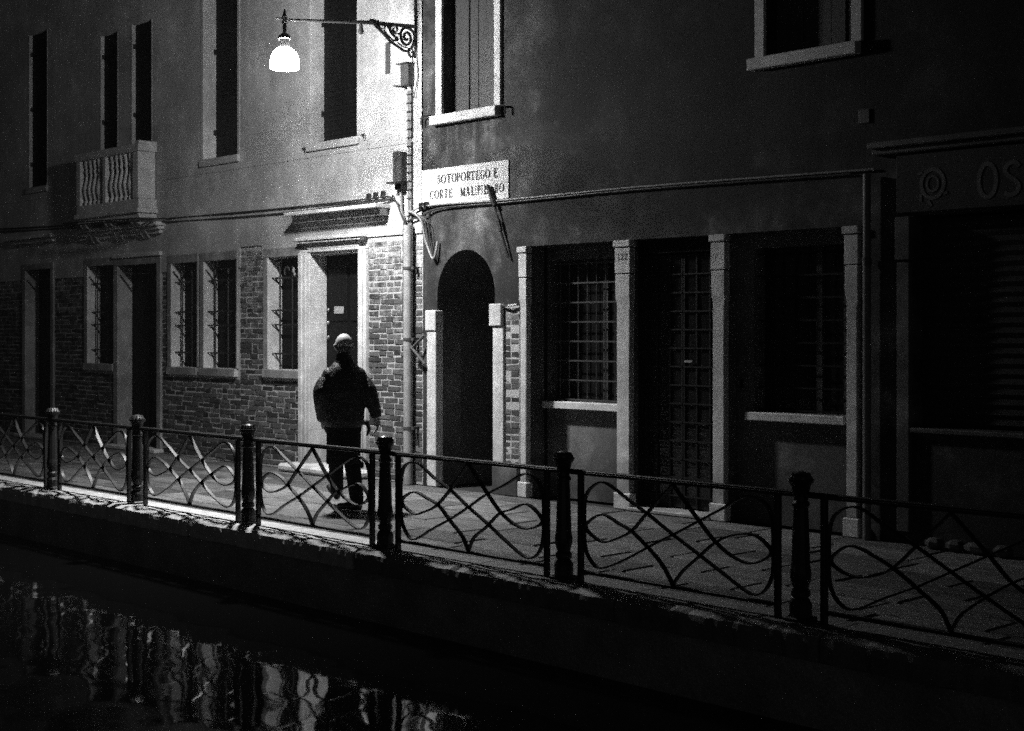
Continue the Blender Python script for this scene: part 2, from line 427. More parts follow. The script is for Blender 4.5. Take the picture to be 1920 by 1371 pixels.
MB().box(-3.2, -2.335, -.018, .0, 2.66, 2.829).build('plaster_patch', PLASTER, HL)

# upper windows: stone jambs, closed dark shutters, sills, hinge pins
def upper_window(o, parent, jamb=True, sill=True, shut=WOODD):
    a, b, c, d, RD = o
    m = MB()
    if jamb:
        m.box(a-.075, a-.002, -.026, -.0, c, d+.08).box(b+.002, b+.06, -.026, -.0, c, d+.08).box(a-.075, b+.06, -.029, 0, d+.002, d+.1)
    else: m.box(a-.03, a-.002, -.022, 0, c, d).box(b+.002, b+.03, -.022, 0, c, d)
    w = m.build('window', PLASTER, parent, bevel=.004)
    if sill: MB().box(a-.06, b+.055, -.055, RD, c-.095, c-.001).build('sill', PLASTER, w, bevel=.006)
    mid = (a+b)/2
    for x0, x1 in ((a, mid-.004), (mid+.004, b)):
        s = MB().box(x0+.004, x1-.002, RD-.035, RD, c+.004, d-.004)
        zz = c+.1
        while zz < d-.12:                                  # louvre slats in the leaf
            s.add([(x0+.06, RD-.036, zz+.045), (x1-.06, RD-.036, zz+.045), (x1-.06, RD-.055, zz), (x0+.06, RD-.055, zz)], [(0, 1, 2, 3)])
            zz += .06
        s.build('shutter', shut, w)
    for zz in (c+.35, (c+d)/2, d-.35): MB().box(a-.012, a+.012, RD-.075, RD-.03, zz, zz+.07).build('hinge', IRON, w)
    return w
for i, o in enumerate(UPW): upper_window(o, HL, jamb=(i >= 3), sill=(i in (0, 3, 4)))

# ground windows with iron grilles
def ground_window(o, parent, bars=(3, 5), inner=WOODD, sill=True):
    a, b, c, d = o
    m = MB().box(a-.10, a-.001, -.030, -.0, c, d).box(b+.001, b+.035, -.028, -.0, c, d).box(a-.10, b+.035, -.0295, 0, d+.001, d+.12)
    w = m.build('window', OLD, parent, bevel=.006)
    MB().box(a+.0005, a+.010, -.032, RD-.021, c, d).build('reveal', STONE, w)
    if sill: MB().box(a-.10, b+.01, -.05, RD, c-.11, c-.001).build('sill', OLD, w, bevel=.008)
    MB().box(a+.002, b-.002, RD-.02, RD, c, d).build('casement', inner, w)
    g = MB()
    nv, nh = bars
    for i in range(nv):
        x = a+.12+(b-a-.16)*i/max(1, nv-1); g.tube([(x, .085, c), (x, .085, d)], .010, 6)
    for z in [c+(d-c)*f_ for f_ in (.14, .40, .53, .82)][:nh]:
        g.box(a-.0, b, .078, .092, z-.011, z+.011)
        g.tube([(a+.001, .03, z), (a+.12, .09, z)], .008, 5)
    g.build('grille', IRON, w)
    return w
ground_window(GRW[1], HL, (3, 4)); ground_window(GRW[3], HL, (3, 4)); ground_window(GRW[4], HL, (3, 4))
w6 = ground_window(GRW[5], HL, (3, 4))
cu = MB()
for i in range(5): cu.box(-2.66+i*.06, -2.62+i*.06, RD-.032, RD-.022, 1.3, 2.25)
cu.build('curtain', CURTAIN, w6)
og = thing('ornament', (-2.72, .06, 2.44), 'small pale ornament hung at the top of the barred window beside the door', 'ornament')
MB().ell((-2.60, .055, 2.49), (.028, .012, .04), 9, 6).ell((-2.575, .055, 2.44), (.02, .012, .028), 8, 5).build('shell', CURTAIN, og, smooth=True)
MB().ribbon([(-2.74+.055*cos(t), 2.47+.07*sin(t)) for t in (.3, .8, 1.3, 1.9, 2.5, 3.1, 3.6)], [.01, .016, .02, .016, .02, .014, .008], .05, .06).build('band', METAL, og)

# doors of the left house
def stone_door(o, parent, jw=.10, panel=WOODD, top=.1, jm=OLD):
    a, b, c, d = o
    m = MB().box(a-jw, a-.001, -.035, 0, 0, d).box(b+.001, b+jw, -.035, 0, 0, d).box(a-jw, b+jw, -.0345, 0, d+.001, d+top)
    dr = m.build('door', jm, parent, bevel=.006)
    MB().box(a+.0005, a+.012, -.037, RD-.002, c, d).build('reveal', STONE if jw < .05 else OLD, dr)
    l = MB().box(a+.002, b-.002, RD, RD+.05, c, d-.002)
    for x0, x1 in ((a+.08, (a+b)/2-.04), ((a+b)/2+.04, b-.08)):
        for z0, z1 in ((.25, .95), (1.05, 1.75), (1.85, 2.5)): l.box(x0, x1, RD-.015, RD, z0, z1)
    l.build('leaf', panel, dr, bevel=.004)
    MB().box(a-jw-.05, b+jw+.05, -.16, RD, 0.0, 0.058).build('threshold', WORN, dr, bevel=.012)
    return dr
stone_door(GRW[0], HL); stone_door(GRW[2], HL, .11)
d7 = stone_door(GRW[6], HL, .0015, top=.002, jm=STONE)
for ch in list(d7.children):
    if ch.name.startswith('threshold'): bpy.data.objects.remove(ch)
s = MB().box(-2.33, -2.255, -.07, 0, 0, 2.69).box(-2.255, -2.20, -.055, 0, 0, 2.69).box(-2.20, -2.165, -.075, 0, 0, 2.69).box(-2.165, -2.123, -.045, 0, 0, 2.69)
s.box(-1.147, -1.10, -.045, 0, 0, 2.69).box(-1.10, -1.04, -.07, 0, 0, 2.69).box(-1.04, -.985, -.05, 0, 0, 2.69)
s.build('surround', STONE, d7, bevel=.007)
s = MB().box(-2.33, -.985, -.05, 0, 2.692, 2.725).box(-2.16, -1.13, -.046, 0, 2.727, 2.80).box(-2.27, -1.03, -.105, 0, 2.802, 2.83).box(-2.33, -.985, -.125, 0, 2.832, 2.875)
s.build('entablature', STONE, d7, bevel=.005)
MB().box(-2.45, -.92, -.30, .2, 0.004, .10).build('doorstep', WORN, d7, bevel=.03)
MB().box(-1.925, -1.735, RD-.024, RD-.016, 1.94, 2.03).build('number_plate', material('enamel_plate', .35, var=.5, vscale=30, grain=.3, bump=0), d7, bevel=.002)
kn = MB()
for z in (1.99, 1.83, 1.65): kn.ell((-2.03, RD-.03, z), (.018, .02, .022), 10, 6)
kn.build('knob', material('brass', .5, rough=.3, metal=.8, bump=0), d7, smooth=True)
# hood over that door
hd = MB().box(-2.38, -.56, -.245, 0, 3.14, 3.185).box(-2.34, -.60, -.15, 0, 3.06, 3.138).box(-2.30, -.66, -.06, 0, 2.995, 3.058)
hd.build('door_hood', STONE, HL, bevel=.006)
# cornice over the doorway under the balcony, and one at the far left door
MB().box(-8.2, -5.62, -.17, 0, 3.215, 3.27).box(-8.15, -5.66, -.12, 0, 3.165, 3.213).box(-8.1, -5.70, -.07, 0, 3.11, 3.163).box(-7.12, -5.72, -.06, 0, 2.80, 2.86).build('door_cornice', STONE, HL, bevel=.007)
MB().box(-10.6, -8.95, -.15, 0, 3.215, 3.27).box(-10.5, -9.0, -.09, 0, 3.15, 3.213).build('door_cornice', STONE, HL, bevel=.007)
# balcony
bal = MB().box(-7.78, -5.84, -.33, 0, 3.40, 3.47).box(-7.74, -5.88, -.29, 0, 3.33, 3.398).build('balcony', STONE, HL, bevel=.008)
MB().box(-7.78, -5.84, -.32, -.17, 4.27, 4.38).build('handrail', STONE, bal, bevel=.01)
MB().box(-7.75, -5.87, -.30, -.18, 3.47, 3.60).box(-6.04, -5.872, -.18, 0, 3.47, 3.60).build('plinth', STONE, bal, bevel=.008)
for x0, x1, dd in ((-7.75, -7.62, 0), (-6.93, -6.83, 0), (-6.04, -5.875, -.03)):
    MB().box(x0, x1, -.305, dd if dd else -.18, 3.601, 4.269).build('pier', STONE, bal, bevel=.01)
MB().box(-5.99, -5.86, -.3, 0, 4.27, 4.42).build('end_cap', STONE, bal, bevel=.01)
prof = [(.045, 0), (.045, .05), (.030, .07), (.056, .17), (.062, .24), (.03, .40), (.022, .45), (.04, .50), (.028, .53), (.045, .62), (.045, .669)]
bl = MB().lathe(prof, (0, 0, 0), 10).build('baluster', STONE, None, smooth=True); bl.parent = bal; bx = [-7.52+i*.135 for i in range(4)]+[-6.72+i*.135 for i in range(5)]
bl.location = Vector((bx[0], -.24, 3.6))-base_of(bal)
for x in bx[1:]: inst(bl.data, 'baluster', (x, -.24, 3.6), bal)
for x in (-7.6, -6.85, -6.1):
    pts = [(-.02, 3.06), (-.05, 3.06), (-.09, 3.12), (-.14, 3.22), (-.24, 3.27), (-.28, 3.33), (-.02, 3.33)]
    n = len(pts); MB().add([(x-.07, y, z) for y, z in pts]+[(x+.07, y, z) for y, z in pts], [tuple(range(n)), tuple(range(n, 2*n))]+[(i, (i+1) % n, n+(i+1) % n, n+i) for i in range(n)]).build('bracket', OLD, bal, bevel=.008)
MB().box(-13.8, -.06, -.026, -.018, 3.86, 3.90).build('string_course', PLASTER, HL)

# ------------------------------------------------------------------ corner house with the archway and the pillared front
HR = thing('corner_house', (2.9, 0, 0), 'dark rendered corner house with an archway and a row of white stone pillars', 'house')
SH = (1.70, 5.54)          # shopfront opening between the end pillars
O1 = (.357, 1.207, 4.11, 7.0); O2 = (4.716, 5.606, 4.14, 7.0)
mb = MB(); AX0, AX1, ASP, AT = .249, 1.19, 2.12, 2.612
wall_cells(mb, 0.0, 5.72, 0, 8.0, [O1+(.22,), O2+(.22,), (AX0, AX1, 0, AT+.03, .0005), (1.575, 5.70, 0, 2.605, .0005)], y=0.0, depth=.2)
acx, ar = (AX0+AX1)/2, (AX1-AX0)/2
arc = [(AX0, 0.0)]+[(AX0, ASP*i/6) for i in range(1, 6)]+[(acx-ar*cos(pi*i/24), ASP+(AT-ASP)*sin(pi*i/24)) for i in range(25)]+[(AX1, ASP*i/6) for i in range(5, 0, -1)]+[(AX1, 0.0)]
top = AT+.03
for (x0, z0), (x1, z1) in zip(arc, arc[1:]):
    if z0 >= ASP-1e-6 and z1 >= ASP-1e-6 and x1 > x0: mb.quad((x0, 0, z0), (x1, 0, z1), (x1, 0, top), (x0, 0, top))
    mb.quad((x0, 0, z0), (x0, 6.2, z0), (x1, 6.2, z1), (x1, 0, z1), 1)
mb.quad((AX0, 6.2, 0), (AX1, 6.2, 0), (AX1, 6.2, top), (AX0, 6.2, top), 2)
# shopfront recess
mb.quad((1.575, 0, 2.605), (1.575, .9, 2.605), (5.70, .9, 2.605), (5.70, 0, 2.605))
mb.quad((1.575, .9, 0), (5.70, .9, 0), (5.70, .9, 2.605), (1.575, .9, 2.605), 2)
mb.quad((1.575, 0, 0), (1.575, .9, 0), (1.575, .9, 2.605), (1.575, 0, 2.605))
mb.quad((5.70, 0, 0), (5.70, .9, 0), (5.70, .9, 2.605), (5.70, 0, 2.605))
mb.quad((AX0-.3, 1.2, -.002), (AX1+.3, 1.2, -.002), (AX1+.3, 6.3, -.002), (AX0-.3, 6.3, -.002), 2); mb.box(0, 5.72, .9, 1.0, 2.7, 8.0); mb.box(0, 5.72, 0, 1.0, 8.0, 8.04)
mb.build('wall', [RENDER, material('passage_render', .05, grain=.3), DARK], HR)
# arch jambs and imposts
MB().box(.10, AX0+.004, .081, .34, 0, 1.95).build('jamb_return', INFILL, HR)  # grey stands in for shade on the jamb side facing away from the lamp
aj = MB().box(.10, AX0+.006, -.03, .08, 0, 1.728).build('arch_jamb', WORN, HR, bevel=.006)
MB().box(.085, AX0+.014, -.045, .08, 1.73, 1.957).build('impost_block', STONE, HR, bevel=.008)
MB().box(AX1-.006, 1.35, -.03, .34, 0.30, 1.778).build('arch_jamb', STONE, HR, bevel=.006)
MB().box(AX1-.045, 1.335, -.05, .26, 1.78, 2.015).build('impost_block', STONE, HR, bevel=.008)
MB().box(AX1-.008, 1.572, -.04, .3, 0, .298).build('plinth', INFILL, HR, bevel=.008)
MB().box(1.353, 1.572, -.004, .0, .30, 1.99).build('mortar_backing', MORTAR, HR)
lay_bricks(brick_list(1.36, 1.57, .31, 1.98, []), HR)
MB().tube([(1.33, -.03, 1.995), (1.45, -.05, 1.99), (1.56, -.03, 2.0)], .012, 6).build('wall_tie', IRON, HR)
# upper windows of this house
def framed(o, name_shutter):
    a, b, c, d = o
    w = MB().box(a-.105, a-.001, -.035, .12, c, d).box(b+.001, b+.10, -.035, .12, c, d).box(a-.105, b+.1, -.035, .12, d+.001, d+.12).build('window', STONE, HR, bevel=.005)
    MB().box(a-.155, b+.075, -.085, .2, c-.105, c-.001).build('sill', STONE, w, bevel=.007)
    n = 6; wd = (b-a-.01)/n
    for i in range(n):
        MB().box(a+.005+i*wd+.004, a+.005+(i+1)*wd-.004, .135-(.012 if i % 3 == 1 else 0), .165, c+.003, d-.005).build('shutter_board', SHUT, w, bevel=.004)
    return w
framed(O1, ''); framed(O2, '')
# pillars: shaft, necking, capital
pil = [(1.585, 1.70, 'l'), (2.94, 3.13, 'm'), (4.12, 4.275, 'm'), (5.54, 5.668, 'r')]
for i, (a, b, t) in enumerate(pil):
    dp = .05
    m = MB().box(a+.012, b-.012, -.022, dp, .16, 1.98)
    m.add([(a+.012, -.022, 1.98), (b-.012, -.022, 1.98), (b-.0, -.03, 2.06), (a+.0, -.03, 2.06), (a+.012, dp, 1.98), (b-.012, dp, 1.98), (b, dp, 2.06), (a, dp, 2.06)],
          [(0, 1, 2, 3), (4, 5, 6, 7), (0, 3, 7, 4), (1, 2, 6, 5)])
    m.box(a, b, -.03, dp, 2.06, 2.275)
    p = m.build('pillar', STONE, HR, bevel=.007)
    MB().box(a+.010, b-.010, .051, .24, 0, 2.603).build('return', INFILL, p)  # darker than the stone: shade of the unlit pillar sides put into colour
    MB().box(a-.004, b+.002, -.032, dp, 2.285, 2.53).build('capital_block', STONE, p, bevel=.004)
    MB().box(a-.02, b+.010, -.045, dp, 2.54, 2.603).build('abacus', STONE, p, bevel=.006)
    MB().box(a-.012, b+.018, -.045, dp, 0.0, .16).build('base_block', WORN, p, bevel=.01)
# infill walls and their windows
def bay_window(a, b, y, x0, x1, z0, z1, gy, bar):
    m = MB(); wall_cells(m, a, b, 0, 2.605, [(x0, x1, z0, z1, gy+.12)], y=y)
    w = m.build('window_bay', INFILL, HR)
    MB().box(x0-.03, x1+.03, y-.10, gy+.1, z0-.075, z0-.002).build('sill', STONE, w, bevel=.006)
    MB().box(x0, x1, gy+.085, gy+.10, z0, z1).build('pane', GLASS, w)
    g = MB(); n = int((x1-x0)/.125)
    for i in range(1, n): 
        xx = x0+(x1-x0)*i/n; g.tube([(xx, gy, z0), (xx, gy, z1)], .007, 5)
    zz = z0+.02
    while zz < z1: g.box(x0, x1, gy-.012, gy-.004, zz-.008, zz+.008); zz += .2
    g.build('grille', bar, w)
    f = MB()
    for xx in (x0+.62*(x1-x0), x0+.9*(x1-x0)): f.box(xx-.03, xx+.03, gy+.055, gy+.08, z0, z1)
    f.build('casement', SHUT, w)
    return w
bay_window(1.70, 2.945, .28, 1.745, 2.90, 1.0, 2.46, .30, BAR)
bay_window(4.27, 5.545, .16, 4.46, 5.44, 1.0, 2.475, .24, WOODD)
MB().box(4.285, 4.40, .145, .165, 1.17, 1.325).box(4.318, 4.367, .138, .146, 1.2, 1.29, 1).build('intercom_panel', [METAL, DARK], HR, bevel=.004)
# glazed double door between second and third pillar
m = MB().box(3.13, 3.14, .10, .24, 0, 2.6).box(4.11, 4.12, .10, .24, 0, 2.6).box(3.14, 4.11, .12, .24, 2.47, 2.6)
dr = m.build('door', WOODD, HR)
MB().box(3.13, 4.125, -.06, .24, 0.0, .035).build('threshold', STONE, dr, bevel=.008)
pane = None; gz = []
for leaf in (3.145, 3.63):
    lf = MB().box(leaf, leaf+.475, .20, .23, .05, 2.465)
    nz = 13; pw = .475/3; ph = 2.28/nz
    for i in range(4): lf.box(leaf+i*pw-.008+(.008 if i == 0 else -.008 if i == 3 else 0), leaf+i*pw+.008+(.008 if i == 0 else -.008 if i == 3 else 0), .172, .20, .05, 2.465)
    for j in range(nz+1): lf.box(leaf, leaf+.475, .166, .199, .16+j*ph-.007, .16+j*ph+.007)
    lf.build('leaf', BAR2, dr)
    for i in range(3):
        for j in range(nz):
            loc = (leaf+(i+.5)*pw, .194, .16+(j+.5)*ph)
            if pane is None:
                pane = MB().box(-pw/2+.009, pw/2-.009, -.004, .004, -ph/2+.008, ph/2-.008).build('pane', GLASS, None); pane.parent = dr; pane.location = Vector(loc)-base_of(dr)
            else: inst(pane.data, 'pane', loc, dr, rot=(random.uniform(-.03, .03), 0, random.uniform(-.03, .03)))
MB().box(3.66, 3.75, .15, .165, 1.43, 1.45).build('letter_slot', PIPEM, dr)

# ------------------------------------------------------------------ shop at the right edge
SP = thing('shop_front', (7.6, 0, 0), 'dark shuttered shop front with faded painted lettering at the right edge', 'shop')
mb = MB(); wall_cells(mb, 5.722, XR, 0, 8.0, [(6.17, XR, .95, 2.66, .16)], y=0.0, depth=.2)
mb.box(5.722, XR, .9, 1.0, 0, 8.0).box(5.722, XR, 0, 1, 8.0, 8.04).box(XR-.02, XR, 0, .9, 0, 8)
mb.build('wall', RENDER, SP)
MB().box(6.045, 6.16, -.05, .15, .1, 2.28).box(6.03, 6.165, -.055, .15, 2.30, 2.65).build('pilaster', INFILL, SP, bevel=.006)
zz = .955
sl = MB().add([(6.17, .14, 0), (XR, .14, 0), (XR, .12, .035), (6.17, .12, .035), (XR, .14, .078), (6.17, .14, .078)], [(0, 1, 2, 3), (3, 2, 4, 5)])
first = None
while zz < 2.6:
    if first is None:
        first = sl.build('shutter_slat', material('painted_slat', .036, spec=.08, rough=.7, bump=.3), None); first.parent = SP; first.location = Vector((0, 0, zz))-base_of(SP)
    else:
        o = inst(first.data, 'shutter_slat', (0, 0, zz), SP)
    zz += .08
MB().box(6.17, XR, .17, .2, .95, 2.66).build('shutter_box', DARK, SP)
MB().box(6.16, XR-.03, -.05, .13, .905, .945).build('ledge', INFILL, SP, bevel=.008)
MB().box(5.80, XR-.03, -.10, 0, 3.22, 3.27).box(5.82, XR-.04, -.06, 0, 3.17, 3.219).build('cornice', INFILL, SP, bevel=.008)
fas = MB().box(6.03, XR-.03, -.03, 0, 2.68, 3.15).build('fascia', material('fascia_board', .03, var=.3, vscale=4, grain=.35), SP, bevel=.006)
def ell_pts(cx, cz, rx, rz, n=28, a0=0, a1=2*pi): return [(cx+rx*cos(a0+(a1-a0)*i/n), cz+rz*sin(a0+(a1-a0)*i/n)) for i in range(n+1)]
MB().ribbon(ell_pts(6.36, 2.90, .10, .115)[:-1], .03, -.034, -.029, closed=True).build('emblem_ring', FADED, fas)
MB().ribbon(ell_pts(6.36, 2.90, .05, .06)[:-1], .018, -.0345, -.029, closed=True).build('emblem_ring', FADED, fas)
for a, r in ((3.7, 1.9), (4.4, 1.75), (5.6, 1.8), (2.4, 1.8)): MB().ribbon([(6.36+.125*cos(a), 2.90+.14*sin(a)), (6.36+.08*r*cos(a+.25), 2.90+.1*r*sin(a+.25))], .022, -.034, -.029).build('emblem_stroke', FADED, fas)
lt = MB()
MB().ribbon(ell_pts(6.83, 2.89, .072, .13)[:-1], .034, -.034, -.029, closed=True).build('letter', FADED, fas)
S = [(7.09, 2.98), (7.05, 3.015), (7.0, 3.0), (6.975, 2.955), (7.0, 2.915), (7.05, 2.88), (7.085, 2.835), (7.07, 2.785), (7.02, 2.765), (6.97, 2.785)]
lt.ribbon(spline(S, 5), .034, -.034, -.029)
lt.build('letter', FADED, fas)

# rubble stones along the foot of the shop wall
for i, x in enumerate((6.42, 6.60, 6.78, 7.0, 7.25, 7.5)):
    st = MB().ell((x, -.10, .045), (.085+.03*(i % 3 == 2), .07, .05), 7, 5)
    tag(st.build('rubble_stone', INFILL), ['pale loose stone nearest the white pilaster at the wall foot', 'second pale loose stone from the pilaster at the wall foot', 'third pale loose stone from the pilaster, a longer one', 'fourth pale loose stone from the pilaster at the wall foot', 'pale loose stone nearest the right edge of the photo', 'pale loose stone lying cut off past the right edge'][i], 'stone', 'pale stones at the foot of the shop wall')

# ------------------------------------------------------------------ pipes, cables, boxes, hooks
dp = thing('drainpipe', (5.775, -.06, 0), 'grey drainpipe running up between corner house and dark shop front', 'drainpipe')
MB().tube([(5.775, -.06, 0), (5.775, -.06, 2.30)], .034, 14).build('lower_section', DULL, dp, smooth=True)
MB().tube([(5.775, -.06, 2.305), (5.775, -.06, 3.02)], .032, 14).build('upper_section', DULL, dp, smooth=True)
MB().tube([(5.775, -.06, 2.27), (5.775, -.06, 2.33)], .039, 14).build('collar', METAL, dp, smooth=True)

bp = thing('cable_pipe', (-.17, -.075, 0), 'thick pale pipe guarding the cables beside the archway', 'pipe')
MB().tube([(-.17, -.075, 0), (-.17, -.075, 2.92)], .054, 18).build('casing', PIPEM, bp, smooth=True)
for z in (.62, 1.62, 2.42): MB().tube([(-.17, -.075, z), (-.17, -.075, z+.03)], .060, 18).box(-.10, -.06, -.09, 0, z, z+.03).build('strap', METAL, bp, smooth=True)
tp = thing('thin_pipe', (-.285, -.03, 1.3), 'thin dark cable tube with frayed lower end left of the pale pipe', 'pipe')
MB().tube([(-.285, -.03, 3.0), (-.285, -.03, 2.3), (-.28, -.032, 1.9), (-.26, -.03, 1.42)], [.02, .026, .032, .006], 10).build('sleeve', METAL, tp, smooth=True)
MB().tube([(-.235, -.02, 2.95), (-.237, -.02, 1.4), (-.235, -.02, 0.02)], .008, 6).build('wire', CABLED, tp)

cd = thing('cable_riser', (-.19, -.04, 2.9), 'bundle of pale upright cables tied up the wall below the lamp bracket', 'cable')
for dx in (-.022, .0, .022): MB().tube([(-.19+dx, -.035, 2.9), (-.20+dx, -.03, 3.6), (-.20+dx, -.03, 4.45)], .010, 6).build('cable', CABLE, cd, smooth=True)
for i in range(14):
    z = 3.22+i*.098; MB().box(-.236, -.164, -.048, -.012, z, z+.014).build('cable_tie', IRON, cd)
MB().tube([(-.155, -.02, 2.9), (-.155, -.018, 5.0)], .009, 6).build('edge_cable', CABLED, cd)
MB().tube([(-.19, -.03, 4.5), (-.1, -.05, 4.35), (-.05, -.03, 4.6), (-.1, -.03, 5.0)], .007, 6).build('loop', CABLE, cd, smooth=True)

jb = thing('junction_box', (-.19, -.06, 4.5), 'grey junction box high on the wall just under the lamp bracket', 'junction box')
MB().box(-.27, -.13, -.11, -.018, 4.50, 4.74).build('case', METAL, jb, bevel=.006)
MB().box(-.30, -.12, -.15, -.018, 4.74, 4.752).build('lid', METAL, jb)
MB().box(-.29, -.25, -.20, -.018, 4.485, 4.498).build('bracket', IRON, jb)
j2 = thing('junction_box', (-.33, -.06, 3.4), 'ribbed grey box on the wall left of the street sign', 'junction box')
MB().box(-.40, -.26, -.11, -.018, 3.42, 3.76).build('case', METAL, j2, bevel=.006)
fn = MB()
for i in range(7): fn.box(-.392+i*.02, -.384+i*.02, -.118, -.11, 3.44, 3.77)
fn.build('fin', METAL, j2)
MB().box(-.42, -.25, -.19, -.018, 3.395, 3.418).box(-.38, -.27, -.1, -.018, 3.33, 3.394).build('bracket', IRON, j2)
MB().tube([(-.33, -.05, 3.33), (-.32, -.05, 3.1), (-.26, -.05, 2.95)], .018, 8).build('hose', CABLE, j2, smooth=True)

def cable(name, pts, r, mat, label, n=7):
    return tag(MB().tube(spline(pts, 5), r, 8).build(name, mat, smooth=True), label, 'cable')
cable('wall_cable', [(-13, -.05, 3.50), (-11.1, -.05, 3.45), (-8.4, -.05, 3.37), (-8.0, -.36, 3.36), (-5.9, -.36, 3.31), (-5.55, -.04, 3.31), (-3.87, -.032, 3.285), (-2.3, -.034, 3.27), (-.95, -.05, 3.27), (-.6, -.06, 3.275), (-.42, -.06, 3.22), (-.3, -.07, 3.05), (-.2, -.075, 2.9)], .011, CABLED, 'upper dark cable strung along the plastered house above the doors')
cable('wall_cable', [(-13, -.04, 3.45), (-11.1, -.04, 3.40), (-8.4, -.04, 3.33), (-8.0, -.37, 3.32), (-5.9, -.37, 3.275), (-5.55, -.04, 3.26), (-3.87, -.03, 3.225), (-2.5, -.032, 3.21), (-.95, -.06, 3.225), (-.56, -.05, 3.235), (-.47, -.05, 3.28)], .012, CABLED, 'lower black cable sagging just under another cable on the plastered house')
cable('wall_cable', [(-.22, -.06, 3.02), (-.05, -.05, 3.1), (.3, -.03, 3.125), (1.4, -.022, 3.105), (3.2, -.02, 3.105), (5.6, -.02, 3.065), (5.72, -.02, 3.06)], .010, CABLE, 'pale cable running under the street sign along the corner house')
cable('wall_cable', [(-.22, -.06, 2.97), (.05, -.05, 3.02), (.35, -.03, 3.085), (1.4, -.022, 3.078), (3.2, -.02, 3.08), (5.6, -.02, 3.038)], .010, CABLED, 'black cable directly beneath the pale one on the corner house')
lp = thing('cable_loop', (.1, -.05, 2.55), 'loose tangle of cables drooping beside the archway top', 'cable')
for k_, (dx, r) in enumerate(((0, .014), (.05, .008), (.09, .006))):
    MB().tube(spline([(-.2, -.07, 3.08), (-.05, -.09, 3.05), (.06+dx, -.07, 2.95), (.1+dx, -.05, 2.75), (.19+dx*.6, -.05, 2.58), (.24, -.05, 2.53), (.27, -.04, 2.6), (.29, -.03, 2.72-.1*k_)], 6), r, 7).build('cable', (CABLE, CABLED, CABLED)[k_], lp, smooth=True)
MB().tube([(.13, -.02, 3.08), (.13, -.02, 2.55)], .005, 5).build('wire', CABLED, lp)
for i, (x, z, what) in enumerate(((-.93, 3.30, 'leftmost of the spiked cable clips over the door hood'), (-.80, 3.305, 'middle spiked cable clip over the door hood'), (-.66, 3.31, 'spiked cable clip over the hood nearest the ribbed box'), (.03, 3.13, 'left spiked cable clip under the street sign'), (.11, 3.135, 'right spiked cable clip under the street sign'))):
    m = MB().box(x-.018, x-.010, -.07, -.018, z-.05, z+.03).box(x+.010, x+.018, -.07, -.018, z-.05, z+.035).box(x-.018, x+.018, -.075, -.068, z-.05, z-.04)
    tag(m.build('cable_clip', IRON), 'small iron '+what, 'clip', 'spiked cable clips')

for i, (x, z, s_, lab) in enumerate(((.10, 4.12, -1, 'left end of the bright window sill over the sign'), (1.35, 4.10, 1, 'right end of the bright window sill over the sign'))):
    m = MB().tube([(x-s_*.07, 0, z), (x-s_*.07, -.05, z), (x+s_*.03, -.06, z), (x+s_*.06, -.06, z-.02), (x+s_*.06, -.06, z-.09)], .012, 6)
    tag(m.build('shutter_hook', IRON), 'bent iron hook at the '+lab, 'hook', 'iron shutter hooks')
for i, (x, z, lab) in enumerate(((-2.26, 3.98, 'left of the nearest pale sill'), (-1.07, 4.03, 'right of the nearest pale sill'))):
    m = MB().tube([(x, 0, z), (x, -.05, z), (x+.07, -.06, z+.01), (x+.05, -.06, z-.05)], .008, 6)
    tag(m.build('shutter_catch', IRON), 'small bent shutter catch '+lab+' on the plastered wall', 'hook', 'shutter catches')

rod = thing('iron_rod', (1.14, -.04, 3.27), 'slanting iron rod fixed across the lower right of the street sign', 'rod')
MB().tube([(1.135, -.05, 3.27), (1.235, -.045, 3.05)], .026, 10).build('grip', IRON, rod, smooth=True)
MB().tube([(1.235, -.045, 3.05), (1.30, -.04, 2.86)], .011, 8).build('shank', IRON, rod, smooth=True)
MB().tube([(1.285, -.04, 2.90), (1.325, -.04, 2.78)], .022, 8).build('boss', IRON, rod, smooth=True)
MB().tube([(1.325, -.04, 2.78), (1.43, -.03, 2.50)], .013, 8).build('tail', IRON, rod, smooth=True)
tag(MB().tube([(-.18+.1, -.11, 1.55), (.1, -.06, 1.36)], .018, 6).tube([(-.08, -.11, 1.52), (.1, -.06, 1.68)], .016, 6).build('pipe_bracket', METAL), 'forked iron bracket tying the pale pipe to the arch jamb', 'bracket')
tag(MB().box(.30, .34, -.0, -.012, 4.28, 4.30).box(-.64, -.56, -.03, -.018, 4.69, 5.05).build('wall_stay', METAL), 'short upright metal strip on the pale wall behind the lamp bracket', 'strip')
tag(MB().box(5.66, 5.77, -.014, 0, 3.45, 3.57).build('meter_box', INFILL, bevel=.006), 'small grey box above the drainpipe on the dark wall', 'box')

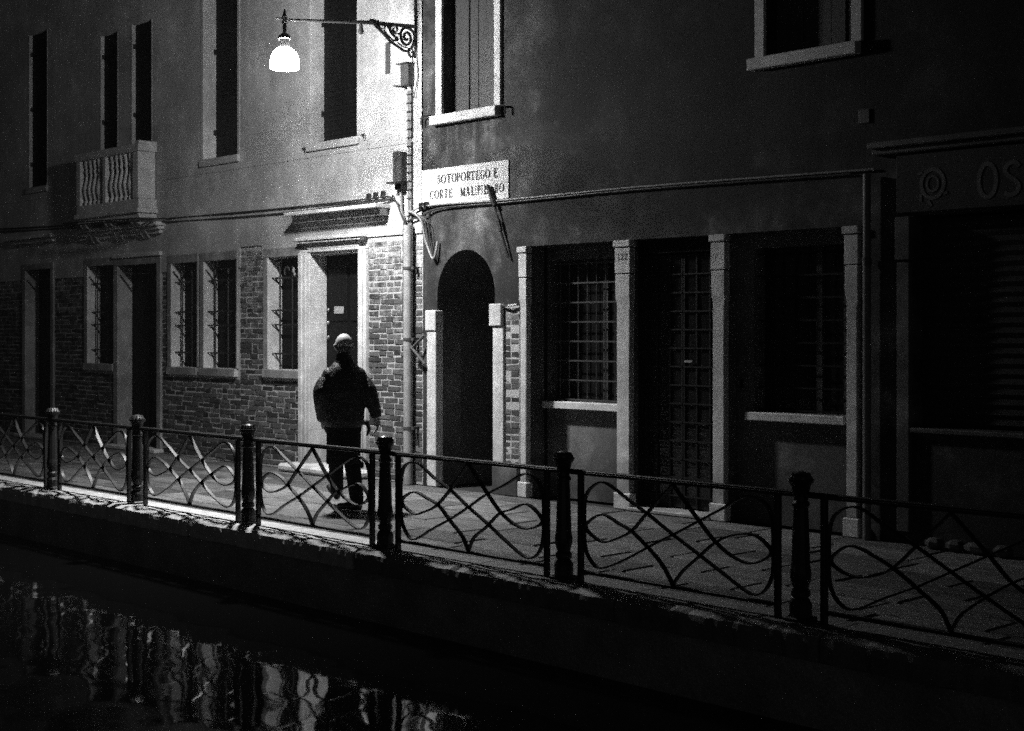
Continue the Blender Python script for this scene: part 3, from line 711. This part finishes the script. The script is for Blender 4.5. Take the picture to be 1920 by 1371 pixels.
# ------------------------------------------------------------------ street sign
SG = thing('street_sign', (.69, -.012, 3.12), 'white painted street name panel with black serif capitals beside the lamp corner', 'sign')
MB().box(-.0, 1.413, -.014, 0, 3.123, 3.527).build('panel', SIGNW, SG)
TH, TN = .19, .05
def glyph(ch, x0, x1, z0, h, mb, y0=-.0165, y1=-.0135):
    w = x1-x0; st = min(.021, w*.36); tn = .0085
    V = lambda fx, a=0., b=1., t=st: mb.ribbon([(x0+fx*w, z0+a*h), (x0+fx*w, z0+b*h)], t, y0, y1)
    Hh = lambda fz, a, b, t=tn: mb.ribbon([(x0+a*w, z0+fz*h), (x0+b*w, z0+fz*h)], t, y0, y1)
    D = lambda pts, ws: mb.ribbon([(x0+a*w, z0+b*h) for a, b in pts], ws, y0, y1)
    def cres(cx, cz, rx, rz, a0, a1, tmax):
        n = 14; pts = []; ws = []
        for i in range(n+1):
            a = a0+(a1-a0)*i/n; pts.append((cx+rx*cos(a), cz+rz*sin(a))); ws.append(tn*.8+(tmax-tn*.8)*abs(cos(a))**1.5)
        D(pts, ws)
    if ch == 'O': cres(.5, .5, .40, .48, radians(-82), radians(82), st); cres(.5, .5, .40, .48, radians(98), radians(262), st)
    elif ch in 'CG':
        cres(.55, .5, .45, .48, radians(75), radians(285), st); D([(.62, .97), (.85, .9), (.92, .72)], [tn, tn*1.3, tn]); D([(.62, .03), (.85, .1), (.92, .25)], [tn, tn*1.3, tn])
        if ch == 'G': V(.85, .05, .42, st*.8); Hh(.42, .65, 1.0)
    elif ch == 'S':
        D(spline([(.88, .78), (.7, .96), (.4, .97), (.18, .78), (.3, .6), (.65, .42), (.85, .22), (.6, .03), (.3, .03), (.1, .24)], 4), [tn]*8+[tn*1.2]*4+[st*.7]*4+[st]*8+[st*.7]*4+[tn]*9)
    elif ch == 'T': V(.5); Hh(.98, .02, .98); D([(.04, .98), (.04, .8)], tn); D([(.96, .98), (.96, .8)], tn); Hh(.01, .3, .7)
    elif ch == 'I': V(.5); Hh(.01, 0, 1); Hh(.99, 0, 1)
    elif ch == 'L': V(.3); Hh(.01, .05, .95); Hh(.99, .05, .55); D([(.93, .01), (.93, .22)], tn)
    elif ch == 'E':
        V(.28); Hh(.01, .05, .95); Hh(.99, .05, .95); Hh(.52, .3, .75); D([(.92, .01), (.92, .2)], tn); D([(.92, .99), (.92, .82)], tn); D([(.75, .44), (.75, .6)], tn)
    elif ch in 'PR':
        V(.22); Hh(.01, .02, .45); Hh(.99, .02, .55); Hh(.5, .25, .55); cres(.5, .745, .36, .245, radians(-80), radians(80), st*.9)
        if ch == 'R': D([(.5, .48), (.72, .3), (.78, .08), (.95, .02)], [tn, st*.9, st*.8, tn])
    elif ch == 'M': D([(.12, 0), (.14, 1)], tn); D([(.16, 1), (.5, .05)], st*.8); D([(.5, .02), (.82, 1)], tn); V(.85); Hh(.01, 0, .25); Hh(.01, .68, 1.0)
    elif ch == 'A': D([(.08, 0), (.48, 1)], tn); D([(.48, 1), (.85, 0)], st); Hh(.33, .25, .65); Hh(.01, 0, .22); Hh(.01, .66, 1.0)
    elif ch == '1': V(.55, t=st*.6); Hh(.01, .2, .9); D([(.2, .8), (.5, .99)], tn)
    elif ch == '2': D(spline([(.12, .75), (.3, .97), (.7, .95), (.85, .72), (.6, .4), (.15, .04)], 4), tn*1.4); D([(.12, .04), (.9, .04)], tn*1.8)
r1 = [.266, .321, .329, .414, .426, .497, .51, .589, .597, .647, .659, .745, .757, .814, .822, .887, .903, .963, .975, 1.042, 1.054, 1.129, 1.188, 1.247]
r2 = [.137, .201, .214, .295, .308, .363, .384, .447, .46, .518, .655, .729, .745, .806, .826, .883, .895, .915, .931, .979, .991, 1.015, 1.034, 1.094, 1.208, 1.254, 1.274, 1.347]
for word, rr, zz in (('SOTOPORTEGOE', r1, 3.358), ('CORTEMALIPIERO', r2, 3.195)):
    for i, ch in enumerate(word):
        lm = MB(); glyph(ch, rr[2*i], rr[2*i+1], zz, .094, lm); lm.build('letter', INK, SG)
nm = MB()
for i, ch in enumerate('122'): glyph(ch, 2.972+i*.046, 3.008+i*.046, 2.415, .06, nm, -.0345, -.0325)
for o in HR.children:
    if o.name == 'pillar.001': nm.build('house_number', material('worn_number_paint', .16, grain=.4, bump=0), o)

# ------------------------------------------------------------------ street lamp on its iron bracket
SL = thing('street_lamp', (-.10, 0, 4.8), 'lit street lamp hanging from a long scrolled iron wall bracket', 'street lamp')
LX = -.16; LY = -1.75
arm = MB().tube([(-.10, 0.0, 5.16), (-.115, -.72, 5.105), (-.15, -1.70, 4.99), (LX-.01, -1.86, 4.985)], [.022, .022, .013, .006], 8)
arm.build('arm', IRON, SL, smooth=True)
MB().box(-.125, -.075, -.03, -.0, 4.80, 5.75).build('wall_bar', IRON, SL, bevel=.004)
def br(x, y): return (-(1225-x)/925*.72, 5.16-(y-262)/1456)
brk = MB()
def scroll(pts, w):
    q = spline([br(*p) for p in pts], 5)
    # work in the (outward, up) plane, then swing it to stand out from the wall
    t = MB().ribbon(q, w, -.011, .011); brk.add([(-.10+v[1]-.02*v[0], v[0], v[2]) for v in t.v], t.f)
scroll([(340, 300), (400, 330), (500, 410), (620, 500), (720, 580), (850, 640), (960, 690), (1040, 690), (1100, 640), (1150, 560), (1175, 470), (1165, 390), (1110, 335), (1030, 312), (950, 345), (912, 430), (925, 520), (970, 578), (1030, 590), (1080, 550), (1103, 480), (1080, 415), (1030, 388), (985, 420), (975, 480), (1010, 515), (1045, 490)], .026)
scroll([(1070, 640), (1065, 730), (1110, 772), (1165, 735), (1150, 690), (1115, 700)], .022)
scroll([(500, 345), (560, 310), (640, 315), (700, 375), (740, 440), (800, 490), (850, 510), (840, 550), (805, 530)], .022)
scroll([(500, 345), (540, 400), (600, 400), (625, 360), (595, 335), (570, 360)], .014)
scroll([(900, 430), (830, 440), (750, 425), (718, 370), (755, 312), (820, 318), (848, 370), (815, 412), (775, 392), (785, 352)], .016)
scroll([(350, 320), (400, 285), (450, 310), (430, 350)], .016); scroll([(460, 330), (490, 285), (500, 320)], .014)
scroll([(600, 420), (700, 510), (800, 570)], .010); scroll([(860, 580), (930, 620), (1040, 640)], .010); scroll([(1150, 500), (1225, 510)], .028); scroll([(700, 600), (705, 620)], .024)
brk.build('scroll_bracket', IRON, SL)
MB().lathe([(.004, -.01), (.02, -.02), (.024, -.06), (.034, -.09), (.03, -.115), (.01, -.125)], (-.118, -.78, 5.09), 12).build('insulator', IRON, SL, smooth=True)
ln = MB().lathe([(.003, .115), (.012, .09), (.02, .05), (.034, .03), (.024, 0), (.03, -.03), (.018, -.05), (.022, -.09), (.016, -.135), (.04, -.15), (.066, -.175), (.070, -.20), (.064, -.205), (.0, -.205)][::-1], (LX, LY, 4.985), 18)
ln.tube([(LX, LY, 4.985), (LX+.0, LY-.06, 5.0), (LX, LY-.11, 4.985)], .008, 6)
ln = ln.build('lantern', IRON, SL, smooth=True)
MB().lathe([(.05, 4.778), (.046, 4.74), (.048, 4.694), (.0, 4.6935)], (LX, LY, 0), 20).build('neck', material('lamp_neck', .01, rough=.8, spec=.02, bump=0), ln, smooth=True)
MB().lathe([(.138, 4.468), (.147, 4.470), (.152, 4.485), (.153, 4.53), (.146, 4.58), (.128, 4.63), (.10, 4.667), (.066, 4.692)], (LX, LY, 0), 20).build('glass_bell', OPAL, ln, smooth=True)
ad = bpy.data.lights.new('lamp_bulb', 'AREA'); ad.shape = 'DISK'; ad.size = 0.26; ad.energy = LAMP_DOWN; ad.spread = radians(130)
al = bpy.data.objects.new('lamp_bulb', ad); COL.objects.link(al); al.parent = ln
al.location = Vector((LX, LY, 4.462))-base_of(ln)

# ------------------------------------------------------------------ fence: cast posts and scrollwork panels
PX = [-6.40, -4.43, -2.46, -.60, 1.40, 3.37, 5.36, 7.33, 9.29]
plabels = ['black railing post beyond the left edge of the photo', 'black railing post just outside the left edge', 'faint iron post farthest left along the railing, before the dark brick wall',
           'iron post with bright crown standing before the dark left doorway', 'iron post with bright crown left of the walking man', 'iron post just right of the walking man', 'iron post before the grey wall under the barred window',
           'nearly unlit iron post before the right stone pillars', 'iron railing post beyond the right edge of the photo']
prof = [(.066, 0), (.068, .10), (.055, .125), (.044, .135), (.058, .15), (.058, .175), (.045, .19), (.050, .205), (.062, .25), (.064, .285), (.056, .33), (.053, .45), (.047, .60), (.044, .675),
        (.053, .685), (.053, .70), (.043, .715), (.043, .74), (.058, .80), (.078, .83), (.080, .842)]
post0 = thing('fence_post', (PX[2], FY, .004), plabels[2], 'post', 'cast iron posts of the canal railing')
lathe_at = lambda pr, n: MB().lathe(pr, (PX[2], FY, .004), n)
lathe_at(prof, 12).build('shaft', IRON, post0, smooth=False)
capm = lathe_at([(.064, .842), (.062, .855), (.045, .877), (.02, .887), (.0, .889)], 12)
for i in range(12):
    a = 2*pi*i/12; capm.tube([(PX[2]+.066*cos(a), FY+.066*sin(a), .846), (PX[2]+.046*cos(a), FY+.046*sin(a), .882)], .007, 5)
capm.build('crown', material('worn_iron_crown', .05, rough=.38, var=.3, spec=.6, bump=.4), post0)
MB().box(PX[2]-.075, PX[2]+.075, FY-.075, FY+.075, .002, .03).build('foot', IRON, post0, bevel=.008)
A = [(0, 1), (-.27, .667), (-.46, .47), (-.63, .375), (-.787, .341), (-.944, .417), (-.95, .50), (-.787, .607), (-.584, .549), (-.427, .46), (-.247, .31), (-.09, .157), (0, 0)]
B = [(0, .5), (-.247, .655), (-.494, .81), (-.74, .955), (-.90, .90), (-.975, .75), (-.985, .5), (-.975, .25), (-.90, .09), (-.764, .04), (-.494, .19), (-.247, .345), (0, .5)]
def panel_thing(xa, xb, label):
    cx = (xa+xb)/2; t = thing('railing', (cx, FY, 0), label, 'railing panel', 'scrollwork panels of the canal railing')
    u0, u1 = xa+.165, xb-.165; zb, zt = .088, .735; hw = (u1-u0)/2-.02
    MB().box(xa+.04, xb-.04, FY-.024, FY+.024, .738, .762).box(xa+.04, xb-.04, FY-.019, FY+.019, .762, .772).build('top_rail', IRON, t, bevel=.005)
    MB().box(u0, u1, FY-.018, FY+.018, .064, .086).build('bottom_rail', IRON, t, bevel=.003)
    for x in (u0, u1): MB().box(x-.017, x+.017, FY-.02, FY+.02, .0, .738).build('upright', IRON, t, bevel=.003)
    jt = {}
    def f_(p, s_):
        if abs(p[0]) < 1e-6 or abs(p[0]) > .9: d = (0, 0)
        else: d = jt.setdefault((p, s_), (random.uniform(-.012, .012), random.uniform(-.009, .009)))
        return (cx+s_*p[0]*hw+d[0], zb+p[1]*(zt-zb)+d[1])
    for s_ in (-1, 1):
        MB().ribbon(spline([f_(p, -s_) for p in A], 6), .011, FY-.017, FY+.017).build('eye_scroll', IRON, t)
    left = spline([f_(p, 1) for p in B], 6); right = spline([f_(p, -1) for p in B], 6)
    MB().ribbon(left, .011, FY-.016, FY+.016).build('loop_scroll', IRON, t)
    MB().ribbon(right, .011, FY-.016, FY+.016).build('loop_scroll', IRON, t)
    return t
flabels = ['scrolled railing panel running out past the left edge', 'scrolled railing panel cut off by the left edge of the photo', 'scrolled railing panel before the dark left doorways, lit faintly along its bars',
           'scrolled railing panel with bright lit bars before the brick wall', 'scrolled railing panel in front of the walking man', 'scrolled railing panel in front of the archway',
           'scrolled railing panel in front of the glazed door and its pillars', 'unlit scrolled railing panel cut off by the right edge']
for i in range(8): panel_thing(PX[i], PX[i+1], flabels[i])
for i, x in enumerate(PX):
    if i == 2: continue
    c = copy_tree(post0); c.location = (x, FY, .004); c.rotation_euler = (random.uniform(-.012, .012), random.uniform(-.012, .012), random.uniform(-.2, .2)); c['label'] = plabels[i]

# ------------------------------------------------------------------ walking man
def remeshed(mb, name, mat, parent, vox, smooth=4):
    o = mb.build(name, mat, None)
    m = o.modifiers.new('r', 'REMESH'); m.mode = 'VOXEL'; m.voxel_size = vox
    s_ = o.modifiers.new('s', 'SMOOTH'); s_.factor = 0.5; s_.iterations = smooth
    dg = bpy.context.evaluated_depsgraph_get(); me = bpy.data.meshes.new_from_object(o.evaluated_get(dg))
    o.modifiers.clear(); o.data = me; me.polygons.foreach_set('use_smooth', [True]*len(me.polygons))
    o.parent = parent; return o
MAN = thing('person', (1.21, -2.0, 0), 'bald person in a dark jacket over a long coat walking away along the pavement', 'person', rz=radians(60))
# body: head with ears, nose and jaw, neck, trunk, arms, hands and legs in one skin
b = MB()
hz = Matrix.Rotation(radians(-6), 3, 'Z')
hc = Vector((0, .03, 1.594))
b.ell(hc+Vector((0, -.012, .004)), (.085, .10, .104), 20, 14)
b.ell(hc+Vector((0, .03, -.06)), (.056, .064, .065), 16, 10)
b.tube([hc+Vector((0, .085, .01)), hc+Vector((0, .115, -.03)), hc+Vector((0, .10, -.045))], [.012, .017, .012], 8)
for s_ in (-1, 1):
    b.ell(hc+Vector((s_*.09, -.005, -.022)), (.012, .022, .034), 10, 8)
    b.ell(hc+Vector((s_*.03, .082, .012)), (.016, .012, .012), 8, 6)
b.ell(hc+Vector((0, .083, -.075)), (.026, .014, .012), 8, 6)
b.tube([(0, -.01, 1.36), (0, .005, 1.46), (0, .02, 1.55)], [.06, .056, .056], 14)
b.tube([(0, 0, .84), (0, 0, 1.0), (0, -.005, 1.2), (0, 0, 1.33), (0, 0, 1.42)], [(.15, .10), (.14, .095), (.155, .10), (.13, .08), (.06, .05)], 20)
RA = [(.17, 0, 1.37), (.245, -.05, 1.11), (.31, -.035, .89)]
LA = [(-.17, 0, 1.37), (-.222, -.035, 1.10), (-.20, .05, .86)]
for a_ in (RA, LA): b.tube([(a_[0][0]*.82, a_[0][1], 1.28)]+list(a_[1:]), [.045, .042, .028], 12)
# right hand: palm, four curled fingers, thumb
hw = Vector(RA[2]); hd_ = Vector((.10, .10, -1)).normalized()
b.tube([hw, hw+hd_*.045, hw+hd_*.085], [(.026, .018), (.036, .016), (.036, .014)], 10)
for k_, (dy, ln_) in enumerate(((.030, .070), (.011, .078), (-.009, .072), (-.028, .056))):
    p0 = hw+hd_*.078+Vector((0, dy, 0)); p1 = p0+hd_*ln_*.5; p2 = p1+Vector((-.018, .004, -.8*ln_*.4)); p3 = p2+Vector((-.02, 0, -.012))
    b.tube([p0, p1, p2, p3], [.0095, .009, .0085, .007], 8)
b.tube([hw+hd_*.03+Vector((-.005, .026, 0)), hw+hd_*.06+Vector((-.018, .048, 0)), hw+hd_*.095+Vector((-.026, .05, 0))], [.012, .010, .008], 8)
lw = Vector(LA[2]); ld = Vector((.3, .5, -.8)).normalized()
b.tube([lw, lw+ld*.05, lw+ld*.09], [(.026, .018), (.036, .016), (.034, .014)], 10)
for k_, dy in enumerate((.03, .01, -.01, -.028)):
    p0 = lw+ld*.08+Vector((dy*.4, dy, 0)); b.tube([p0, p0+ld*.04, p0+ld*.06+Vector((.012, 0, -.02))], [.0095, .009, .0075], 8)
b.tube([lw+ld*.03+Vector((0, .028, .0)), lw+ld*.07+Vector((.012, .045, .01))], [.012, .009], 8)
RLg = [(.07, 0, .86), (.075, 0, .47), (.11, -.10, .10)]
LLg = [(-.075, 0, .86), (-.06, .20, .51), (-.035, .31, .16)]
for l_ in (RLg, LLg): b.tube(l_, [.085, .055, .038], 14)
b.tube([(.13, -.11, .07), (.06, -.02, .05), (.0, .05, .035)], [.035, .038, .03], 10)
b.tube([(-.035, .30, .12), (-.05, .38, .14), (-.075, .46, .17)], [.035, .038, .028], 10)
remeshed(b, 'body', SKIN, MAN, .0075, 3)
# hair: dark shell added for the shade on the lower back of the head
vs = []; fs = []; n = 28; m_ = 7
for i in range(m_+1):
    z = -.095+.085*i/m_
    rr = math.sqrt(max(0, 1-((z-.004)/.104)**2))
    for k_ in range(n+1):
        a = radians(198)+radians(144)*k_/n
        e = .0015 if 0 < i < m_ else -.003
        jz = -.018*abs(cos(a))**2+random.uniform(-.004, .004) if i >= m_-1 else 0
        vs.append(hc+Vector(((.085*rr+e)*cos(a), -.012+(.10*rr+e)*sin(a), z+jz)))
for i in range(m_):
    for k_ in range(n): fs.append((i*(n+1)+k_, i*(n+1)+k_+1, (i+1)*(n+1)+k_+1, (i+1)*(n+1)+k_))
MB().add(vs, fs).build('shade_shell', HEADSHADE, None, smooth=True).parent = MAN
# jacket: boxy, dropped shoulders, blouson hem, sleeves
j = MB()
j.tube([(0, -.005, .80), (0, -.01, .86), (0, -.012, 1.0), (0, -.015, 1.15), (0, -.012, 1.27), (0, -.008, 1.34), (0, 0, 1.40), (0, .008, 1.455)],
       [(.175, .13), (.192, .145), (.197, .15), (.2, .15), (.2, .14), (.175, .12), (.125, .095), (.072, .07)], 24)
def sleeve(a_, R): s_ = 1 if a_[0][0] > 0 else -1; j.ell((s_*.150, -.005, 1.295), (.068, .08, .08), 16, 10); j.tube(spline([(s_*.16, -.005, 1.29), (s_*.205, -.025, 1.20), a_[1], a_[2]], 4), R, 14)
sleeve(RA, [.03, .052, .066, .073, .077]+[.078, .084, .08, .076, .072, .066, .06, .056]); sleeve(LA, [.03, .052, .066, .074, .078]+[.08, .085, .088, .084, .078, .07, .062, .056])
j.tube([(.10, .09, .83), (.235, .07, .84), (.25, .05, .76), (.22, .05, .70)], [(.05, .03), (.045, .03), (.03, .02), (.012, .012)], 10)
remeshed(j, 'jacket', LEATHER, MAN, .011, 14)
cl = MB().tube([(0, .0, 1.42), (0, .006, 1.465), (0, .014, 1.50)], [(.10, .09), (.08, .08), (.073, .074)], 20)
cl.build('collar', LEATHER, None, smooth=True).parent = MAN
# long coat skirt
c = MB().tube([(-.01, .0, .445), (-.01, .005, .55), (-.005, .0, .70), (0, 0, .86), (0, 0, .95)], [(.166, .16), (.162, .15), (.166, .14), (.175, .135), (.165, .12)], 26)
c.tube([(.16, -.02, .46), (.17, -.02, .40)], [(.03, .05), (.02, .035)], 8)
remeshed(c, 'coat', COAT, MAN, .012, 4)
t = MB()
t.tube(RLg, [.10, .082, .068], 14).tube([RLg[2], (.112, -.102, .07)], [.066, .064], 14)
t.tube(LLg, [.10, .08, .064], 14).tube([LLg[2], (-.033, .318, .135)], [.062, .056], 14)
remeshed(t, 'trousers', COAT, MAN, .012, 4)
def shoe(heel, toe):
    heel, toe = Vector(heel), Vector(toe); m = MB()
    m.tube([heel, heel.lerp(toe, .3), heel.lerp(toe, .65), toe.lerp(heel, .08), toe], [(.036, .042), (.038, .042), (.046, .034), (.040, .026), (.018, .014)], 14)
    d_ = (toe-heel).normalized(); m.tube([heel.lerp(toe, .12), heel.lerp(toe, .12)+Vector((0, 0, .055))], [.042, .046], 12)
    return remeshed(m, 'shoe', SHOEM, MAN, .008, 3)
shoe((.14, -.13, .046), (-.055, .08, .034)); shoe((-.03, .30, .098), (-.09, .52, .185))

# ------------------------------------------------------------------ thin haze added as a faint veil over the dark parts
hz = MB().box(-16.5, 16.5, -13.6, 6.8, -3.6, 8.3).build('haze', [], kind='stuff')
mh = bpy.data.materials.new('haze'); mh.use_nodes = True
N = mh.node_tree.nodes; N.remove(N['Principled BSDF'])
pvn = N.new('ShaderNodeVolumePrincipled'); pvn.inputs['Color'].default_value = (.85, .85, .85, 1); pvn.inputs['Density'].default_value = HAZE; pvn.inputs['Anisotropy'].default_value = 0.2
mh.node_tree.links.new(pvn.outputs[0], N['Material Output'].inputs['Volume'])
hz.data.materials.clear(); hz.data.materials.append(mh)
